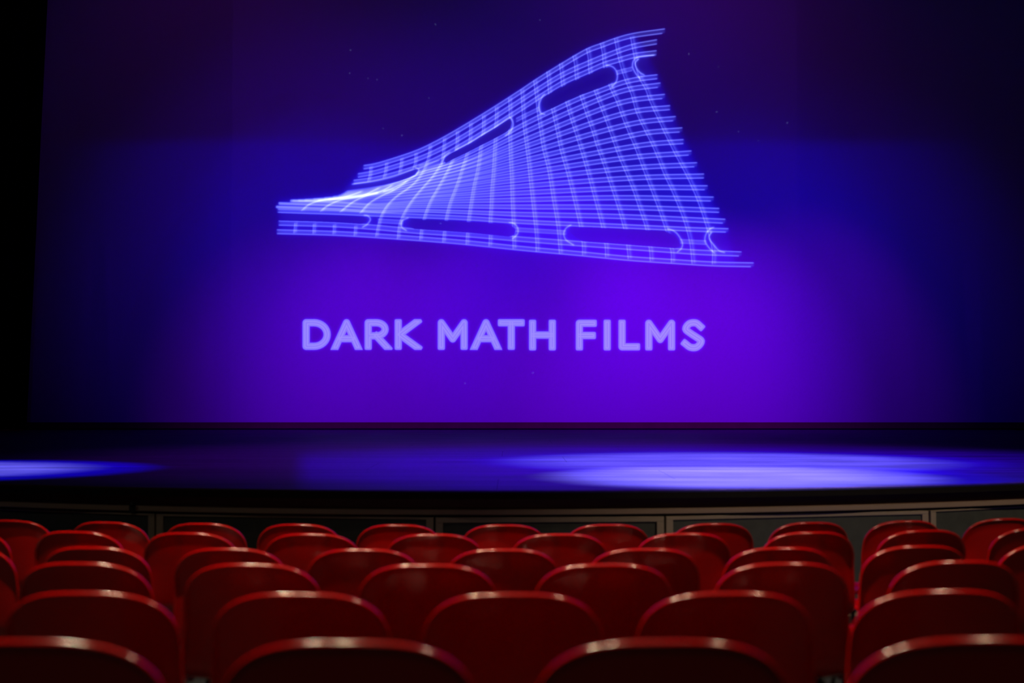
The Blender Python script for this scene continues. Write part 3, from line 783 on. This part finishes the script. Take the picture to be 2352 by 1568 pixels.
I = I + 0.10 * dense * (hull > 0)
cy_rows = (np.arange(NZ)[:, None] / NZ)
R_ = .108 * I ** 1.55 + .215 * LET * (.70 + .42 * INL) + .05 * lhalo + .05 * dust
G_ = .120 * I ** 1.6 + .25 * LET * (.72 + .38 * INL) + .012 * lhalo + .06 * dust
B_l = .62 * I + .95 * LET + .75 * lhalo * (1 - LET) + .10 * dust
B_l += .26 * haze * (1 - .45 * mask) + .13 * glow
R_ += .012 * glow * haze; G_ += .010 * glow * haze
# black level of the projector
base = (0.0016, 0.0002, 0.0075)
R_ += base[0] * (1 + .25 * grain); G_ += base[1]; B_l += base[2] * (1 + .25 * grain)
img = bpy.data.images.new('projected_picture_light', NX, NZ, alpha=False, float_buffer=True)
img.colorspace_settings.name = 'Linear Rec.709'
A4 = np.ones((NZ, NX, 4), np.float32)
A4[..., 0] = np.clip(R_, 0, 4); A4[..., 1] = np.clip(G_, 0, 4); A4[..., 2] = np.clip(B_l, 0, 4)
img.pixels.foreach_set(A4.ravel()); img.update()
try: img.pack()
except Exception: pass

M_pic, nt, b = cloth_nodes('backcloth_with_picture')
ti = nt.nodes.new('ShaderNodeTexImage'); ti.image = img; ti.interpolation = 'Linear'; ti.extension = 'CLIP'
uvn = nt.nodes.new('ShaderNodeUVMap'); uvn.uv_map = 'UVMap'
nt.links.new(uvn.outputs[0], ti.inputs[0])
nt.links.new(ti.outputs[0], b.inputs['Emission Color']); b.inputs['Emission Strength'].default_value = 1.0
bm = grid(PX0, PX1, PZ0, PZ1, 60, 40, 0)
uvl = bm.loops.layers.uv.new('UVMap')
for f in bm.faces:
    for lp in f.loops:
        lp[uvl].uv = ((lp.vert.co.x - PX0) / (PX1 - PX0), (lp.vert.co.z - PZ0) / (PZ1 - PZ0))
pic = S(obj('projected_picture', bm, M_pic, None, True))
tag(pic, 'glowing blue wireframe roof above the words DARK MATH FILMS')

# ------------------------------------------------------------------ drapes of the stage
def drape(name, pts_top, pts_bot, z0, z1, amp, waves, label, cat, thick=True):
    """hanging cloth between two ends (x0,y)->(x1,y), pleated"""
    bm = bmesh.new(); n = waves * 8; nz = 8; fr, bk = [], []
    for j in range(nz + 1):
        v = j / nz; z = z0 + (z1 - z0) * v
        x0 = pts_bot[0] + (pts_top[0] - pts_bot[0]) * v; x1 = pts_bot[1] + (pts_top[1] - pts_bot[1]) * v; y = pts_bot[2]
        fr.append([bm.verts.new((x0 + (x1 - x0) * i / n, y + amp * math.sin(2 * math.pi * waves * i / n + .6 * math.sin(i * .37)), z)) for i in range(n + 1)])
        bk.append([bm.verts.new((x0 + (x1 - x0) * i / n, y + .008 + amp * math.sin(2 * math.pi * waves * i / n + .6 * math.sin(i * .37)), z)) for i in range(n + 1)])
    for j in range(nz):
        for i in range(n):
            bm.faces.new((fr[j][i], fr[j][i + 1], fr[j + 1][i + 1], fr[j + 1][i])); bm.faces.new((bk[j][i], bk[j + 1][i], bk[j + 1][i + 1], bk[j][i + 1]))
        bm.faces.new((fr[j][0], fr[j + 1][0], bk[j + 1][0], bk[j][0])); bm.faces.new((fr[j][n], bk[j][n], bk[j + 1][n], fr[j + 1][n]))
    for j in (0, nz):
        for i in range(n): bm.faces.new((fr[j][i], fr[j][i + 1], bk[j][i + 1], bk[j][i]))
    return tag(obj(name, bm, M_velvet, None, True), label, cat)
ly = 23.6
xb = (61 - 1176) / F * ly; xt = (91 - 1176) / F * ly * .985
drape('leg_curtain', (-10.8, xt, ly), (-10.8, xb, ly), STAGE_Z + .01, 9.6, .05, 7, 'black velvet leg curtain hiding the left end of the backcloth', 'curtain')
drape('leg_curtain', (8.75, 10.8, ly), (8.75, 10.8, ly), STAGE_Z + .01, 9.6, .05, 6, 'black velvet leg curtain at the right end of the backcloth', 'curtain')
drape('beam_cut_cloth', (-10.8, 10.8, 16.0), (-10.8, 10.8, 16.0), 8.364, 10.55, .012, 24, 'unseen black cloth added above the stage to cut the wash beams', 'curtain')  # added out of view to cut the upper wash beams

# red tube added for small reddish glints by the foot of the left leg curtain
bm = bmesh.new()
pts = [(-8.42 + .05 * i, 23.2 + .10 * math.sin(i * 1.7), STAGE_Z + .010 + .012 * abs(math.sin(i * 1.3))) for i in range(10)]
add_tube(bm, pts, .009, 8)
M_glint = mat('red_glint_paint', (0.5, 0.02, 0.02), 0.5, noise=0.2)  # red colour stands in for tiny reddish lights on the deck
tag(obj('glint_tube', bm, M_glint, None, True), 'short red tube standing for reddish glints at the foot of the left black curtain', 'glint_tube')

# unseen lamp body added over the deck; its plate trims the beam's left side
lamp = empty('added_lamp_body', (1.6, 13.0, 10.03))
tag(lamp, 'unseen black lamp body added above the deck with one plate trimming its beam', 'lamp')
bm = bmesh.new(); add_box(bm, -.14, .14, -.14, .14, 0, .34, .02); obj('housing', bm, M_black, lamp)
bm = bmesh.new(); add_tube(bm, [(0, 0, .34), (0, 0, .57)], .02, 10); obj('hanger', bm, M_steel, lamp, True)
bm = bmesh.new()
q = [(-.95, -.6), (-.186, -.6), (-.182, -.40), (-.283, .38), (-.30, .6), (-.95, .6)]
q = [(-.95, -.7)] + [(1.6 + (X_ - 1.6) * .0637 - 1.6, 13 + (Y_ - 13) * .0637 - 13) for X_, Y_ in ((-.9, 6.0), (-1.40, 9.3), (-2.75, 18.3), (-3.4, 22.6))] + [(-.95, .7)]
for z in (0,):
    t_ = [bm.verts.new((x, y, -.63)) for x, y in q]; b_ = [bm.verts.new((x, y, -.634)) for x, y in q]
    bm.faces.new(t_); bm.faces.new(b_[::-1])
    for i in range(len(q)):
        j = (i + 1) % len(q); bm.faces.new((t_[i], b_[i], b_[j], t_[j]))
add_tube(bm, [(-.13, 0, .05), (-.5, 0, -.3), (-.5, 0, -.632)], .008, 8)
obj('beam_trim_plate', bm, M_black, lamp)  # added plate, shaped to cut the left edge of the blue beam
